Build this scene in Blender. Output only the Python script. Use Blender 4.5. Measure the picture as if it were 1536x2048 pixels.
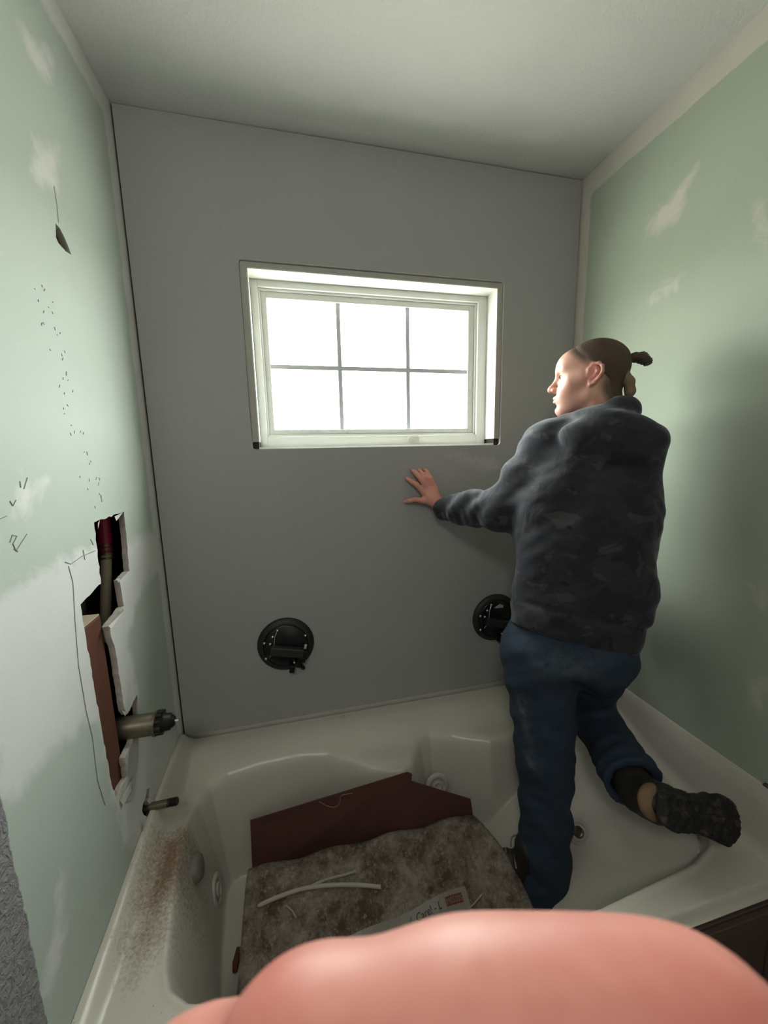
import bpy, bmesh, math, random
import numpy as np
from mathutils import Vector, Matrix
from mathutils.geometry import delaunay_2d_cdt
for o in list(bpy.data.objects): bpy.data.objects.remove(o)
S = bpy.context.scene
COL = S.collection
rng = np.random.default_rng(7)
random.seed(7)

# ------------------------------------------------------------------ camera
F = 759.06                                   # focal length in pixels of the 1536 x 2048 frame
cx, cy = 768., 1024.
def _d(v):
    a = np.array([v[0]-cx, v[1]-cy, F]); return a/np.linalg.norm(a)
_X = _d((4100, 832)); _Z = -_d((870, 5795)); _Z -= _X*(_Z@_X); _Z /= np.linalg.norm(_Z)
R = np.array([_X, np.cross(_Z, _X), _Z])
C = np.array([.43959, -1.35277, 1.48858])
cam = bpy.data.cameras.new('camera'); camo = bpy.data.objects.new('camera', cam); COL.objects.link(camo)
m = Matrix(((R[0,0], -R[0,1], -R[0,2], C[0]), (R[1,0], -R[1,1], -R[1,2], C[1]), (R[2,0], -R[2,1], -R[2,2], C[2]), (0,0,0,1)))
camo.matrix_world = m
cam.sensor_fit = 'HORIZONTAL'; cam.sensor_width = 36; cam.lens = F/1536*36
cam.clip_start = .004; cam.clip_end = 60
cam.dof.use_dof = True; cam.dof.focus_distance = 1.25; cam.dof.aperture_fstop = 20
S.camera = camo
S.view_settings.view_transform = 'Standard'; S.view_settings.look = 'None'
S.view_settings.gamma = 1; S.view_settings.use_curve_mapping = False
S.view_settings.exposure = 0.30
# ------------------------------------------------------------------ light
W = bpy.data.worlds.new('overcast_sky'); S.world = W; W.use_nodes = True
wt = W.node_tree; bg = wt.nodes['Background']; bg.inputs[1].default_value = 25.0
tc = wt.nodes.new('ShaderNodeTexCoord'); sp = wt.nodes.new('ShaderNodeSeparateXYZ'); rp = wt.nodes.new('ShaderNodeValToRGB')
wt.links.new(tc.outputs['Generated'], sp.inputs[0]); wt.links.new(sp.outputs['Z'], rp.inputs[0]); wt.links.new(rp.outputs[0], bg.inputs[0])
rp.color_ramp.elements[0].position = 0.0; rp.color_ramp.elements[0].color = (.42, .41, .36, 1)
rp.color_ramp.elements[1].position = 0.04; rp.color_ramp.elements[1].color = (.98, 1.0, .96, 1)
def area(name, loc, target, sx, sy, power, color=(1,1,1), portal=False, spread=180):
    l = bpy.data.lights.new(name, 'AREA'); l.shape = 'RECTANGLE'; l.size = sx; l.size_y = sy
    l.energy = power; l.color = color; l.spread = math.radians(spread)
    if portal: l.cycles.is_portal = True
    o = bpy.data.objects.new(name, l); COL.objects.link(o); o.location = loc
    o.rotation_euler = (Vector(target)-Vector(loc)).to_track_quat('-Z', 'Y').to_euler()
    return o
area('window_portal', (.76, .17, 1.79), (.76, -1, 1.79), .86, .54, 1, portal=True)
area('room_lamp', (.12, -1.95, 2.3), (.45, -.1, 1.1), .30, .30, 5.5, (1, .95, .89))
area('rear_fill', (.9, -2.7, 1.5), (.7, 0, 1.3), 1.0, 1.6, 1.4, (1, .97, .94))  # added weak fill from behind the camera, no doorway stands there

# ------------------------------------------------------------------ helpers
def ray(p): return R@np.array([p[0]-cx, p[1]-cy, F])/F
def U(px, py, t): return C+t*ray((px, py))               # point seen at a pixel of the photo, t metres deep
def onY(p, y=0.): r = ray(p); return C+(y-C[1])/r[1]*r
def onX(p, x): r = ray(p); return C+(x-C[0])/r[0]*r
def onZ(p, z): r = ray(p); return C+(z-C[2])/r[2]*r
def tag(o, label=None, cat=None, group=None, kind=None):
    if label: o['label'] = label
    if cat: o['category'] = cat
    if group: o['group'] = group
    if kind: o['kind'] = kind
    return o
def link(name, me, mat, parent=None, smooth=False):
    o = bpy.data.objects.new(name, me); COL.objects.link(o)
    if mat is not None:
        me.materials.append(mat)
    if smooth:
        for p in me.polygons: p.use_smooth = True
    if parent: o.parent = parent; o.matrix_parent_inverse = parent.matrix_world.inverted()
    return o
def empty(name, loc):
    o = bpy.data.objects.new(name, None); COL.objects.link(o); o.location = loc
    o.empty_display_size = .05; bpy.context.view_layer.update(); return o
def pd(name, verts, faces):
    me = bpy.data.meshes.new(name); me.from_pydata([tuple(map(float, v)) for v in verts], [], [tuple(map(int, f)) for f in faces]); me.update(); return me
class MB:
    def __init__(s): s.v = []; s.f = []
    def add(s, v, f):
        n = len(s.v); s.v += [tuple(map(float, q)) for q in v]; s.f += [tuple(n+i for i in q) for q in f]; return s
    def box(s, lo, hi, M=None):
        v = [(x, y, z) for x in (lo[0], hi[0]) for y in (lo[1], hi[1]) for z in (lo[2], hi[2])]
        if M is not None: v = [tuple(M@Vector(q)) for q in v]
        return s.add(v, [(0,1,3,2),(4,6,7,5),(0,4,5,1),(2,3,7,6),(0,2,6,4),(1,5,7,3)])
    def tube(s, pts, r, n=12, cap=True):
        pts = [Vector(map(float, p)) for p in pts]; k = len(pts)
        rr = r if hasattr(r, '__len__') else [r]*k
        up = Vector((0,0,1)); vs = []; fs = []
        for i, p in enumerate(pts):
            t = (pts[min(i+1, k-1)]-pts[max(i-1, 0)]).normalized()
            if i == 0:
                a = t.orthogonal().normalized()
            else:
                a = (a-t*a.dot(t)).normalized()
            b = t.cross(a)
            for j in range(n):
                th = 2*math.pi*j/n; vs.append(p+(a*math.cos(th)+b*math.sin(th))*rr[i])
        for i in range(k-1):
            for j in range(n):
                fs.append((i*n+j, i*n+(j+1)%n, (i+1)*n+(j+1)%n, (i+1)*n+j))
        if cap: fs.append(tuple(range(n))[::-1]); fs.append(tuple((k-1)*n+j for j in range(n)))
        return s.add(vs, fs)
    def lathe(s, prof, o, axis, n=32):
        o = Vector(map(float, o)); ax = Vector(axis).normalized(); a = ax.orthogonal().normalized(); b = ax.cross(a)
        vs = []; fs = []
        for (r, h) in prof:
            for j in range(n):
                th = 2*math.pi*j/n; vs.append(o+ax*h+(a*math.cos(th)+b*math.sin(th))*r)
        for i in range(len(prof)-1):
            for j in range(n): fs.append((i*n+j, i*n+(j+1)%n, (i+1)*n+(j+1)%n, (i+1)*n+j))
        fs.append(tuple(range(n))[::-1]); fs.append(tuple((len(prof)-1)*n+j for j in range(n)))
        return s.add(vs, fs)
    def build(s, name, mat, parent=None, smooth=False, bevel=0):
        me = pd(name, s.v, s.f)
        b = bmesh.new(); b.from_mesh(me); bmesh.ops.recalc_face_normals(b, faces=b.faces)
        if bevel: bmesh.ops.bevel(b, geom=list(b.edges), offset=bevel, segments=2, affect='EDGES', profile=.5)
        b.to_mesh(me); b.free()
        o = link(name, me, mat, parent, smooth)
        if smooth and hasattr(me, 'set_sharp_from_angle'): me.set_sharp_from_angle(angle=math.radians(50))
        return o

# ------------------------------------------------------------------ materials
class NT:
    def __init__(s, name):
        s.m = bpy.data.materials.new(name); s.m.use_nodes = True; s.t = s.m.node_tree; s.b = s.t.nodes['Principled BSDF']
        s.co = s.t.nodes.new('ShaderNodeTexCoord').outputs['Object']
    def l(s, a, b): s.t.links.new(a, b)
    def noise(s, scale, detail=4, rough=.55, dist=0, stretch=None):
        n = s.t.nodes.new('ShaderNodeTexNoise'); n.inputs['Scale'].default_value = scale; n.inputs['Detail'].default_value = detail
        n.inputs['Roughness'].default_value = rough; n.inputs['Distortion'].default_value = dist
        if stretch:
            mp = s.t.nodes.new('ShaderNodeMapping'); mp.inputs['Scale'].default_value = stretch; s.l(s.co, mp.inputs[0]); s.l(mp.outputs[0], n.inputs['Vector'])
        else: s.l(s.co, n.inputs['Vector'])
        return n.outputs['Fac']
    def ramp(s, a, lo, hi, c0=(0,0,0,1), c1=(1,1,1,1)):
        n = s.t.nodes.new('ShaderNodeValToRGB'); n.color_ramp.elements[0].position = lo; n.color_ramp.elements[1].position = hi
        n.color_ramp.elements[0].color = c0; n.color_ramp.elements[1].color = c1; s.l(a, n.inputs[0]); return n.outputs[0]
    def math(s, op, a, b):
        n = s.t.nodes.new('ShaderNodeMath'); n.operation = op
        for i, q in enumerate((a, b)):
            if isinstance(q, (int, float)): n.inputs[i].default_value = q
            else: s.l(q, n.inputs[i])
        return n.outputs[0]
    def mix(s, f, a, b, mode='MIX'):
        n = s.t.nodes.new('ShaderNodeMix'); n.data_type = 'RGBA'; n.blend_type = mode
        for sock, q in ((n.inputs[0], f), (n.inputs[6], a), (n.inputs[7], b)):
            if isinstance(q, (int, float)): sock.default_value = q
            elif isinstance(q, tuple): sock.default_value = (*q[:3], 1)
            else: s.l(q, sock)
        return n.outputs[2]
    def attr(s, nm):
        n = s.t.nodes.new('ShaderNodeAttribute'); n.attribute_name = nm; return n.outputs['Fac']
    def bump(s, h, strength=.3, dist=.002):
        n = s.t.nodes.new('ShaderNodeBump'); n.inputs['Strength'].default_value = strength; n.inputs['Distance'].default_value = dist
        s.l(h, n.inputs['Height'])
        if s.b.inputs['Normal'].links: s.l(s.b.inputs['Normal'].links[0].from_socket, n.inputs['Normal'])
        s.l(n.outputs[0], s.b.inputs['Normal']); return s
    def col(s, c):
        if isinstance(c, tuple): s.b.inputs['Base Color'].default_value = (*c[:3], 1)
        else: s.l(c, s.b.inputs['Base Color'])
        return s
    def rough(s, r):
        if isinstance(r, (int, float)): s.b.inputs['Roughness'].default_value = r
        else: s.l(r, s.b.inputs['Roughness'])
        return s
    def set(s, **k):
        for a, v in k.items(): s.b.inputs[a.replace('_', ' ')].default_value = v
        return s
def simple(name, c, rough=.6, var=.12, scale=30, bump=0, bs=60, bd=.001, **k):
    n = NT(name); c2 = tuple(x*(1-var) for x in c); c1 = tuple(min(1, x*(1+var)) for x in c)
    n.col(n.mix(n.noise(scale), c2, c1)).rough(rough).set(**k)
    if bump: n.bump(n.noise(bs, 6), bump, bd)
    return n.m

def masked_mat(name, base, mud, dirt=None, grain=True):
    n = NT(name)
    c = n.mix(n.noise(5, 5), tuple(x*.93 for x in base), tuple(x*1.07 for x in base))
    m_ = n.math('ADD', n.attr('mud'), n.math('MULTIPLY', n.math('SUBTRACT', n.noise(16, 6, .62, .4), .5), .9))
    mk = n.ramp(m_, .38, .66)
    sc = n.ramp(n.noise(46, 5, .6), .66, .74)             # little scuffs
    mudc = n.mix(n.noise(9, 6, .6), tuple(x*.93 for x in mud), tuple(min(1, x*1.05) for x in mud))
    c = n.mix(mk, c, mudc)
    c = n.mix(n.math('MULTIPLY', sc, .22), c, mud)
    d_ = n.math('ADD', n.attr('paint'), n.math('MULTIPLY', n.math('SUBTRACT', n.noise(30, 5), .5), .5))
    pk = n.ramp(d_, .46, .54)
    gp = n.mix(n.noise(120, 3), (.20, .195, .20), (.34, .33, .33))
    c = n.mix(pk, c, gp)
    n.col(c).rough(.85)
    h = n.math('MULTIPLY', n.noise(55, 4, .6, 1.5), pk)
    n.bump(h, 1.0, .008)
    n.bump(n.noise(260, 3), .25, .0008)
    n.bump(mk, .25, .0006)
    return n.m
M = {}
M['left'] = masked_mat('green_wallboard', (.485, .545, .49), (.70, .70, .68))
M['right'] = masked_mat('green_wallboard_shade', (.37, .425, .335), (.56, .54, .475))  # same board as the left, darkened: this side's shade is in the colour
n = NT('ceiling_texture'); n.col(n.mix(n.noise(4, 4), (.60, .605, .58), (.66, .66, .635))).rough(.9)
n.bump(n.noise(120, 4, .6), .6, .004); M['ceiling'] = n.m
n = NT('grey_panel')
v = n.mix(n.noise(3.5, 5), (.31, .312, .303), (.35, .35, .338))
v = n.mix(n.ramp(n.noise(110, 3), .55, .8), v, (.37, .37, .36))
v = n.mix(n.math('MULTIPLY', n.ramp(n.math('ADD', n.attr('dust'), n.math('MULTIPLY', n.math('SUBTRACT', n.noise(26, 6, .65, 1.2), .5), 1.2)), .45, .95), .55), v, (.52, .515, .50))
v = n.mix(n.math('MULTIPLY', n.ramp(n.noise(60, 2, .5, 3), .70, .78), .35), v, (.20, .19, .18))
n.col(v).rough(.78).bump(n.noise(220, 3), .2, .0008); M['panel'] = n.m
M['panel_edge'] = simple('panel_core', (.75, .74, .70), .8)
M['mud'] = simple('joint_compound', (.60, .58, .53), .9, .1, 12, .3, 40, .002)
M['gypsum'] = simple('gypsum_core', (.50, .46, .41), .95, .25, 60, .6, 90, .003)
M['white'] = simple('white_vinyl', (.60, .61, .57), .45, .05, 15)
M['trimband'] = simple('raw_jamb_edge', (.36, .35, .31), .8, .15, 25, .3, 80)
n = NT('weathered_vinyl'); n.col(n.mix(n.ramp(n.noise(22, 8, .7), .60, .78), (.56, .57, .53), (.20, .17, .13))).rough(.5); M['sashdirt'] = n.m
M['muntin'] = simple('grille_grey', (.50, .52, .54), .5, .05)
n = NT('window_glass'); t = n.t; t.nodes.remove(n.b)
tr = t.nodes.new('ShaderNodeBsdfTransparent'); gl = t.nodes.new('ShaderNodeBsdfGlossy'); gl.inputs['Roughness'].default_value = .02
mx = t.nodes.new('ShaderNodeMixShader'); mx.inputs[0].default_value = .05
tr.inputs[0].default_value = (.97, .99, .98, 1)
t.links.new(tr.outputs[0], mx.inputs[1]); t.links.new(gl.outputs[0], mx.inputs[2]); t.links.new(mx.outputs[0], t.nodes['Material Output'].inputs[0]); M['glass'] = n.m
n = NT('tub_acrylic')
v = n.mix(n.noise(6, 4), (.51, .485, .42), (.58, .55, .48))
dm = n.math('ADD', n.attr('dirt'), n.math('MULTIPLY', n.math('SUBTRACT', n.noise(130, 8, .75), .5), 1.5))
v = n.mix(n.math('MULTIPLY', n.ramp(dm, .35, 1.0), .9), v, (.15, .075, .032))
v = n.mix(n.ramp(n.noise(240, 2), .70, .76), v, (.26, .22, .17))
n.col(v); n.rough(n.math('ADD', .30, n.math('MULTIPLY', n.ramp(dm, .3, .7), .5))); n.bump(n.noise(70, 6), .08, .001)
M['tub'] = n.m
M['tubpart'] = simple('tub_fitting', (.50, .485, .43), .3, .05)
M['plate'] = simple('grey_cover', (.17, .155, .14), .6, .35, 60)
n = NT('dusty_paper')
a = n.noise(11, 9, .78, .15); b_ = n.noise(85, 5, .7)
v = n.mix(n.ramp(a, .41, .62), (.068, .044, .030), (.27, .23, .18))
v = n.mix(n.ramp(b_, .54, .76), v, (.34, .30, .25)); v = n.mix(n.ramp(n.noise(40, 6, .8), .58, .72), v, (.07, .045, .030))
n.col(v).rough(.9).bump(n.noise(14, 8, .7), .7, .008); M['paper'] = n.m
M['backing'] = simple('brown_board', (.085, .030, .022), .9, .15, 10, .15, 80)
M['strip'] = simple('pale_strip', (.40, .37, .30), .8, .1)
M['scrap'] = simple('dusty_scrap', (.33, .30, .25), .9, .2)
M['brown'] = simple('red_brown_chip', (.12, .035, .02), .9)
n = NT('stud_wood'); n.col(n.mix(n.noise(9, 6, .6, .5, (1, 1, .12)), (.075, .022, .012), (.15, .052, .027))).rough(.75).bump(n.noise(60, 4, .5, 0, (1, 1, .1)), .3, .001); M['stud'] = n.m
M['studcut'] = simple('cut_wood', (.55, .45, .33), .85, .15, 60)
M['cavity'] = simple('dark_cavity', (.018, .012, .010), 1, .3)
M['pex'] = simple('red_pipe', (.30, .008, .045), .35, .1)
M['cpvc'] = simple('beige_pipe', (.42, .36, .26), .5, .15)
M['brass'] = simple('tarnished_brass', (.20, .14, .10), .35, .3, 80, Metallic=.9)
n = NT('old_chrome'); n.col(n.mix(n.noise(30, 5), (.10, .085, .055), (.26, .24, .18))).rough(.42).set(Metallic=.7); M['chrome'] = n.m
M['darkmetal'] = simple('dark_cartridge', (.018, .016, .015), .4, .4, 90, .5, 120, .002, Metallic=.5)
M['steel'] = simple('bright_rivet', (.75, .75, .75), .22, .05, Metallic=1.0)
M['rubber'] = simple('black_rubber', (.012, .012, .013), .55, .3, 50, .3, 120, .0006)
M['blackplastic'] = simple('black_plastic', (.006, .006, .007), .30, .2)
M['greyplastic'] = simple('charcoal_plastic', (.022, .021, .023), .42, .2)
M['pencil'] = simple('pencil_line', (.22, .23, .22), .8)
M['floor'] = simple('dark_floor', (.055, .042, .038), .8, .3, 8, .2, 40, .002)
M['room'] = simple('room_paint', (.55, .53, .50), .9)
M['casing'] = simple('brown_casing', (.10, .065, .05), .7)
# skin
n = NT('skin'); v = n.mix(n.noise(18, 4), (.54, .285, .21), (.62, .35, .265)); v = n.mix(n.ramp(n.math('ADD', n.attr('stubble'), n.math('MULTIPLY', n.math('SUBTRACT', n.noise(120, 4), .5), .25)), .1, 1.0), v, (.085, .055, .038)); v = n.mix(n.attr('blush'), v, (.62, .20, .16))
n.col(v).rough(.5).bump(n.noise(300, 3), .1, .0005).set(Subsurface_Weight=.06, Subsurface_Scale=.01); M['skin'] = n.m
n = NT('fingertip_skin'); v = n.mix(n.ramp(n.noise(42, 3), .35, .65), (.60, .20, .16), (.70, .30, .24))
n.col(v).rough(.5).set(Subsurface_Weight=.25, Subsurface_Scale=.004); n.b.inputs['Subsurface Radius'].default_value = (1, .3, .2)
M['finger'] = n.m
M['nail'] = simple('nail', (.72, .50, .42), .3, .05)
n = NT('short_hair'); n.col(n.mix(n.noise(300, 3, .6), (.040, .024, .016), (.10, .062, .042))).rough(.85).bump(n.noise(700, 2), .5, .001); M['hair'] = n.m
n = NT('tied_hair'); n.col(n.mix(n.noise(160, 3, .6, 0, (1, 1, .3)), (.02, .012, .008), (.09, .055, .03))).rough(.6).bump(n.noise(320, 2), .8, .002); M['bun'] = n.m
M['tuft'] = simple('blond_hair', (.19, .135, .075), .6, .4, 200, .8, 300, .002)
M['brow'] = simple('brow_hair', (.22, .12, .07), .9)
M['eye'] = simple('eye_white', (.65, .60, .56), .2, .03); M['iris'] = simple('iris_grey', (.08, .09, .10), .2)
M['lip'] = simple('lip_skin', (.50, .20, .17), .5)
n = NT('camo_fleece')
v = n.mix(n.ramp(n.noise(12, 2, .5, .4, (1, 1, 1.7)), .50, .55), (.010, .011, .017), (.017, .017, .021))
v = n.mix(n.ramp(n.noise(15, 2, .5, .5, (1, 1, 1.8)), .60, .65), v, (.034, .032, .033)); v = n.mix(n.ramp(n.noise(19, 2, .5, .3), .62, .66), v, (.005, .005, .009))
n.col(v).rough(.9).bump(n.noise(400, 2), .2, .001).bump(n.noise(9, 3, .5, .8), .4, .02)
n.set(Sheen_Weight=.22, Sheen_Roughness=.4); n.b.inputs['Sheen Tint'].default_value = (.78, .82, .92, 1); M['camo'] = n.m
n = NT('denim'); v = n.mix(n.noise(6, 5), (.008, .017, .036), (.018, .036, .064)); v = n.mix(n.ramp(n.noise(30, 5, .6, .6), .66, .82), v, (.055, .068, .085)); v = n.mix(n.math('MULTIPLY', n.attr('fade'), n.ramp(n.noise(40, 6, .7), .35, .65)), v, (.12, .14, .15))
n.col(v).rough(.85).bump(n.noise(500, 2), .25, .0008).bump(n.noise(10, 3, .5, .8, (1, 1, .5)), .3, .015); M['denim'] = n.m
M['fade'] = simple('faded_denim', (.10, .125, .14), .9, .2)
M['boot'] = simple('black_boot', (.016, .013, .011), .6, .4, 50, .5, 70, .003)
M['boottan'] = simple('tan_heel_patch', (.20, .125, .07), .8, .2)
n = NT('muddy_sole'); n.col(n.mix(n.ramp(n.noise(45, 5, .7), .52, .70), (.008, .007, .006), (.075, .058, .042))).rough(.8).bump(n.noise(90, 4), .8, .005); M['sole'] = n.m
M['lace'] = simple('pale_lace', (.22, .20, .17), .9)
n = NT('worn_red_sole'); n.col(n.mix(n.noise(60, 5, .7), (.02, .008, .006), (.13, .055, .035))).rough(.9).bump(n.noise(80, 4), 1, .006); M['toered'] = n.m
M['label'] = simple('clear_label', (.24, .22, .19), .35, .08, 20); M['ink'] = simple('label_ink', (.02, .02, .02), .6); M['redink'] = simple('label_red', (.16, .03, .02), .6)
M['inkpale'] = simple('pale_digits', (.38, .34, .30), .6)

# ------------------------------------------------------------------ math for surfaces
def polysd(x, y, P):
    P = np.array(P, float); n = len(P); d = np.full(x.shape, 1e9); ins = np.zeros(x.shape, bool)
    for i in range(n):
        a = P[i]; b = P[(i+1) % n]; e = b-a
        wx = x-a[0]; wy = y-a[1]; t = np.clip((wx*e[0]+wy*e[1])/(e@e+1e-12), 0, 1)
        d = np.minimum(d, (wx-t*e[0])**2+(wy-t*e[1])**2)
        c = ((a[1] <= y) & (b[1] > y)) | ((b[1] <= y) & (a[1] > y))
        xi = a[0]+(y-a[1])/(e[1] if abs(e[1]) > 1e-12 else 1e-12)*e[0]
        ins ^= c & (x < xi)
    d = np.sqrt(d); return np.where(ins, d, -d)
def sst(a, b, x):
    t = np.clip((x-a)/(b-a), 0, 1); return t*t*(3-2*t)
def smax(a, b, k):
    h = np.clip(.5+.5*(a-b)/k, 0, 1); return b+(a-b)*h+k*h*(1-h)
def smin(a, b, k): return -smax(-a, -b, k)

def board(name, loop, holes, to3, back, mat, masks, step=.014, dense=None, parent=None, edge_mat=None):
    """flat board from a 2-D loop with holes, its rim turned back by 'back'; masks: name -> fn(u, v)"""
    loops = [loop]+holes
    vs = []; es = []
    for L in loops:
        n0 = len(vs); k = 0; pts = []
        for i in range(len(L)):
            a = np.array(L[i]); b = np.array(L[(i+1) % len(L)]); m_ = max(1, int(np.linalg.norm(b-a)/step/1.5))
            for j in range(m_): pts.append(a+(b-a)*j/m_)
        vs += pts; es += [(n0+i, n0+(i+1) % len(pts)) for i in range(len(pts))]
    nb = len(vs)
    L = np.array(loop); lo = L.min(0); hi = L.max(0)
    if dense: lo = np.maximum(lo, dense[0]); hi = np.minimum(hi, dense[1])
    gu, gv = np.meshgrid(np.arange(lo[0]+step/2, hi[0], step), np.arange(lo[1]+step/2, hi[1], step))
    gu = gu.ravel(); gv = gv.ravel()
    ok = polysd(gu, gv, loop) > step*.4
    for H in holes: ok &= polysd(gu, gv, H) < -step*.4
    vs += [np.array(p) for p in zip(gu[ok], gv[ok])]
    r = delaunay_2d_cdt([Vector((float(v[0]), float(v[1]))) for v in vs], es, [], 0, 1e-6)
    V = np.array([(v.x, v.y) for v in r[0]]); Fc = np.array([tuple(f) for f in r[2]])
    cen = V[Fc].mean(1); ok = polysd(cen[:,0], cen[:,1], loop) > 0
    for H in holes: ok &= polysd(cen[:,0], cen[:,1], H) < 0
    Fc = Fc[ok]
    P3 = np.array([to3(u, v) for u, v in V])
    me = pd(name, P3, Fc)
    for nm, fn in masks.items():
        at = me.attributes.new(nm, 'FLOAT', 'POINT'); at.data.foreach_set('value', fn(V[:,0], V[:,1]).astype(np.float32))
    b = bmesh.new(); b.from_mesh(me)
    bd = [e for e in b.edges if len(e.link_faces) == 1]
    ret = bmesh.ops.extrude_edge_only(b, edges=bd)
    for g in ret['geom']:
        if isinstance(g, bmesh.types.BMVert): g.co += Vector(back)
    bmesh.ops.delete(b, geom=[v for v in b.verts if not v.link_faces], context='VERTS')
    if edge_mat is not None:
        for g in ret['geom']:
            if isinstance(g, bmesh.types.BMFace): g.material_index = 1
    b.to_mesh(me); b.free()
    o = link(name, me, mat, parent)
    if edge_mat is not None: me.materials.append(edge_mat)
    return o
def Q(plane, pts):                                    # photo outline -> plane coordinates
    if plane == 'L': return [tuple(onX(p, -.005)[1:]) for p in pts]
    if plane == 'Rt': return [tuple(onX(p, 1.53)[1:]) for p in pts]
    if plane == 'B': return [tuple(onY(p, 0)[[0,2]]) for p in pts]
def pm(u, v, P, soft=.02): return np.clip(.5+polysd(u, v, P)/soft*.5, 0, 1)
def union(*a):
    r = a[0]
    for b in a[1:]: r = np.maximum(r, b)
    return r
def jag(L, amp, step=.012):
    out = []
    for i in range(len(L)):
        a = np.array(L[i]); b = np.array(L[(i+1) % len(L)]); d = np.linalg.norm(b-a); k = max(1, int(d/step)); nrm = np.array([-(b-a)[1], (b-a)[0]])/(d+1e-9)
        for j in range(k):
            p = a+(b-a)*j/k
            if j: p = p+nrm*rng.uniform(-amp, amp)
            out.append(tuple(p))
    return out

# ------------------------------------------------------------------ the setting
CEIL = 2.46
ztop = CEIL+.012
H1 = jag(Q('L', [(188,1045),(248,1023),(259,1142),(239,1160),(248,1212),(217,1253),(231,1301),(249,1419),(255,1428),(274,1389),(277,1430),(264,1486),(250,1515),(256,1552),(246,1568),(233,1600),(222,1561),(203,1456),(190,1385),(168,1252),(161,1209),(202,1167)]), .0022)
H2 = jag(Q('L', [(111,446),(120,457),(129,475),(135,489),(143,510),(132,503),(117,486),(112,475)]), .001)
H3 = Q('L', [(299,1576),(300,1594),(294,1602),(305,1612),(303,1628),(296,1634),(288,1630),(284,1622),(286,1608),(292,1592),(294,1578)])
mudL = [Q('L', p) for p in (
    [(-40,1220),(60,1150),(130,1112),(190,1086),(262,1076),(330,1052),(342,1105),(300,1160),(276,1200),(262,1260),(250,1320),(262,1370),(252,1430),(205,1470),(170,1440),(140,1475),(95,1520),(60,1570),(12,1625),(-20,1560)],
    [(60,1450),(140,1440),(110,1500),(60,1560),(20,1600),(0,1500)],
    [(240,1250),(262,1300),(280,1400),(262,1420),(235,1300)],
    [(200,1440),(222,1480),(245,1600),(236,1660),(215,1560)],
    [(255,1490),(290,1450),(365,1470),(345,1600),(300,1690),(245,1690),(240,1600),(262,1540)],
    [(118,1755),(132,1800),(128,1870),(105,2000),(85,1990),(100,1880)],
    [(40,60),(110,110),(95,180),(60,120)], [(75,285),(120,300),(118,400),(90,370),(60,340)],
    [(30,980),(90,960),(70,1010),(20,1030)])]
def mL(u, v):
    r = union(*[pm(u, v, p, .05) for p in mudL])
    return union(r*.95, sst(-.075, -.02, u), sst(2.36, 2.43, v)*.9)
loopL = [(-2.8, 0.), (-.86, 0.), (-.86, .497), (-.005, .497), (-.005, ztop), (-2.8, ztop)]
loopL = [(-2.8, 0.), (-.86, 0.), (-.86, .475), (0.012, .475), (0.012, ztop), (-2.8, ztop)]
wl = board('wall_left', loopL, [H1, H2, H3], lambda u, v: (-.005, u, v), (-.0135, 0, 0), M['left'],
    {'mud': mL, 'paint': lambda u, v: sst(-.735, -.775, u)}, dense=((-1.0, .4), (.1, 2.5)), edge_mat=M['gypsum'])
tag(wl, kind='structure')
mudR = [Q('Rt', p) for p in (
    [(1292,440),(1345,385),(1392,330),(1388,372),(1360,440),(1325,470),(1300,470)],
    [(1285,612),(1330,560),(1372,540),(1352,585),(1320,612)],
    [(1500,410),(1536,400),(1545,520),(1500,450)],
    [(1470,1130),(1530,1160),(1540,1230),(1480,1190)], [(1480,1370),(1536,1350),(1540,1440),(1490,1410)],
    [(1280,1130),(1320,1110),(1310,1180)], [(1170,1100),(1200,1200),(1180,1400),(1150,1300)])]
def mR(u, v):
    r = union(*[pm(u, v, p, .06) for p in mudR])*.80
    return union(r, sst(-.055, -.03, u), sst(2.375, 2.40, v))
loopR = [(-.760, .60), (.012, .60), (.012, ztop), (-2.8, ztop), (-2.8, 0), (-1.3, 0), (-1.3, .66), (-.760, .66)]
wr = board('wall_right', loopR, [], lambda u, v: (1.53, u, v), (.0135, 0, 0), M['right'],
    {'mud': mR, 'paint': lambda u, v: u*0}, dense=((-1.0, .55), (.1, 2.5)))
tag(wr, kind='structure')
# back wall: rough board behind, the grey panel in front of it
PW = .304, 1.219, 1.505, 2.09
def rrect(x0, x1, z0, z1, r, n=5):
    o = []
    for (cx_, cz_, a0) in ((x1-r, z1-r, 0), (x0+r, z1-r, 90), (x0+r, z0+r, 180), (x1-r, z0+r, 270)):
        for i in range(n+1):
            a = math.radians(a0+90*i/n); o.append((cx_+r*math.cos(a), cz_+r*math.sin(a)))
    return o
wb = board('wall_back', [(-.02, 0), (1.55, 0), (1.55, ztop), (-.02, ztop)], [[(.318, 1.50), (1.206, 1.50), (1.206, 2.078), (.318, 2.078)]],
    lambda u, v: (u, .013, v), (0, .16, 0), M['mud'], {}, step=.2); tag(wb, kind='structure')
dustP = [Q('B', p) for p in ([(890,905),(990,912),(1010,935),(975,950),(920,930)], [(830,1400),(900,1300),(990,1290),(980,1360)])]
hole = rrect(PW[0], PW[1], PW[2], PW[3], .010)
panel = board('surround_panel', [(.002, .500), (1.521, .505), (1.520, 2.4535), (.0005, 2.459)], [hole],
    lambda u, v: (u, 0, v), (0, .010, 0), M['panel'],
    {'dust': lambda u, v: union(pm(u, v, dustP[0], .05), pm(u, v, dustP[1], .1)*.3, u*0+.12)}, step=.02, edge_mat=M['panel_edge'])
tag(panel, 'large smooth grey wall panel with a window cutout set against the back wall', 'wall panel')
mb = MB(); mb.box((-.3, -2.9, CEIL), (2.2, .2, CEIL+.05)); tag(mb.build('ceiling', M['ceiling']), kind='structure')
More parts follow.
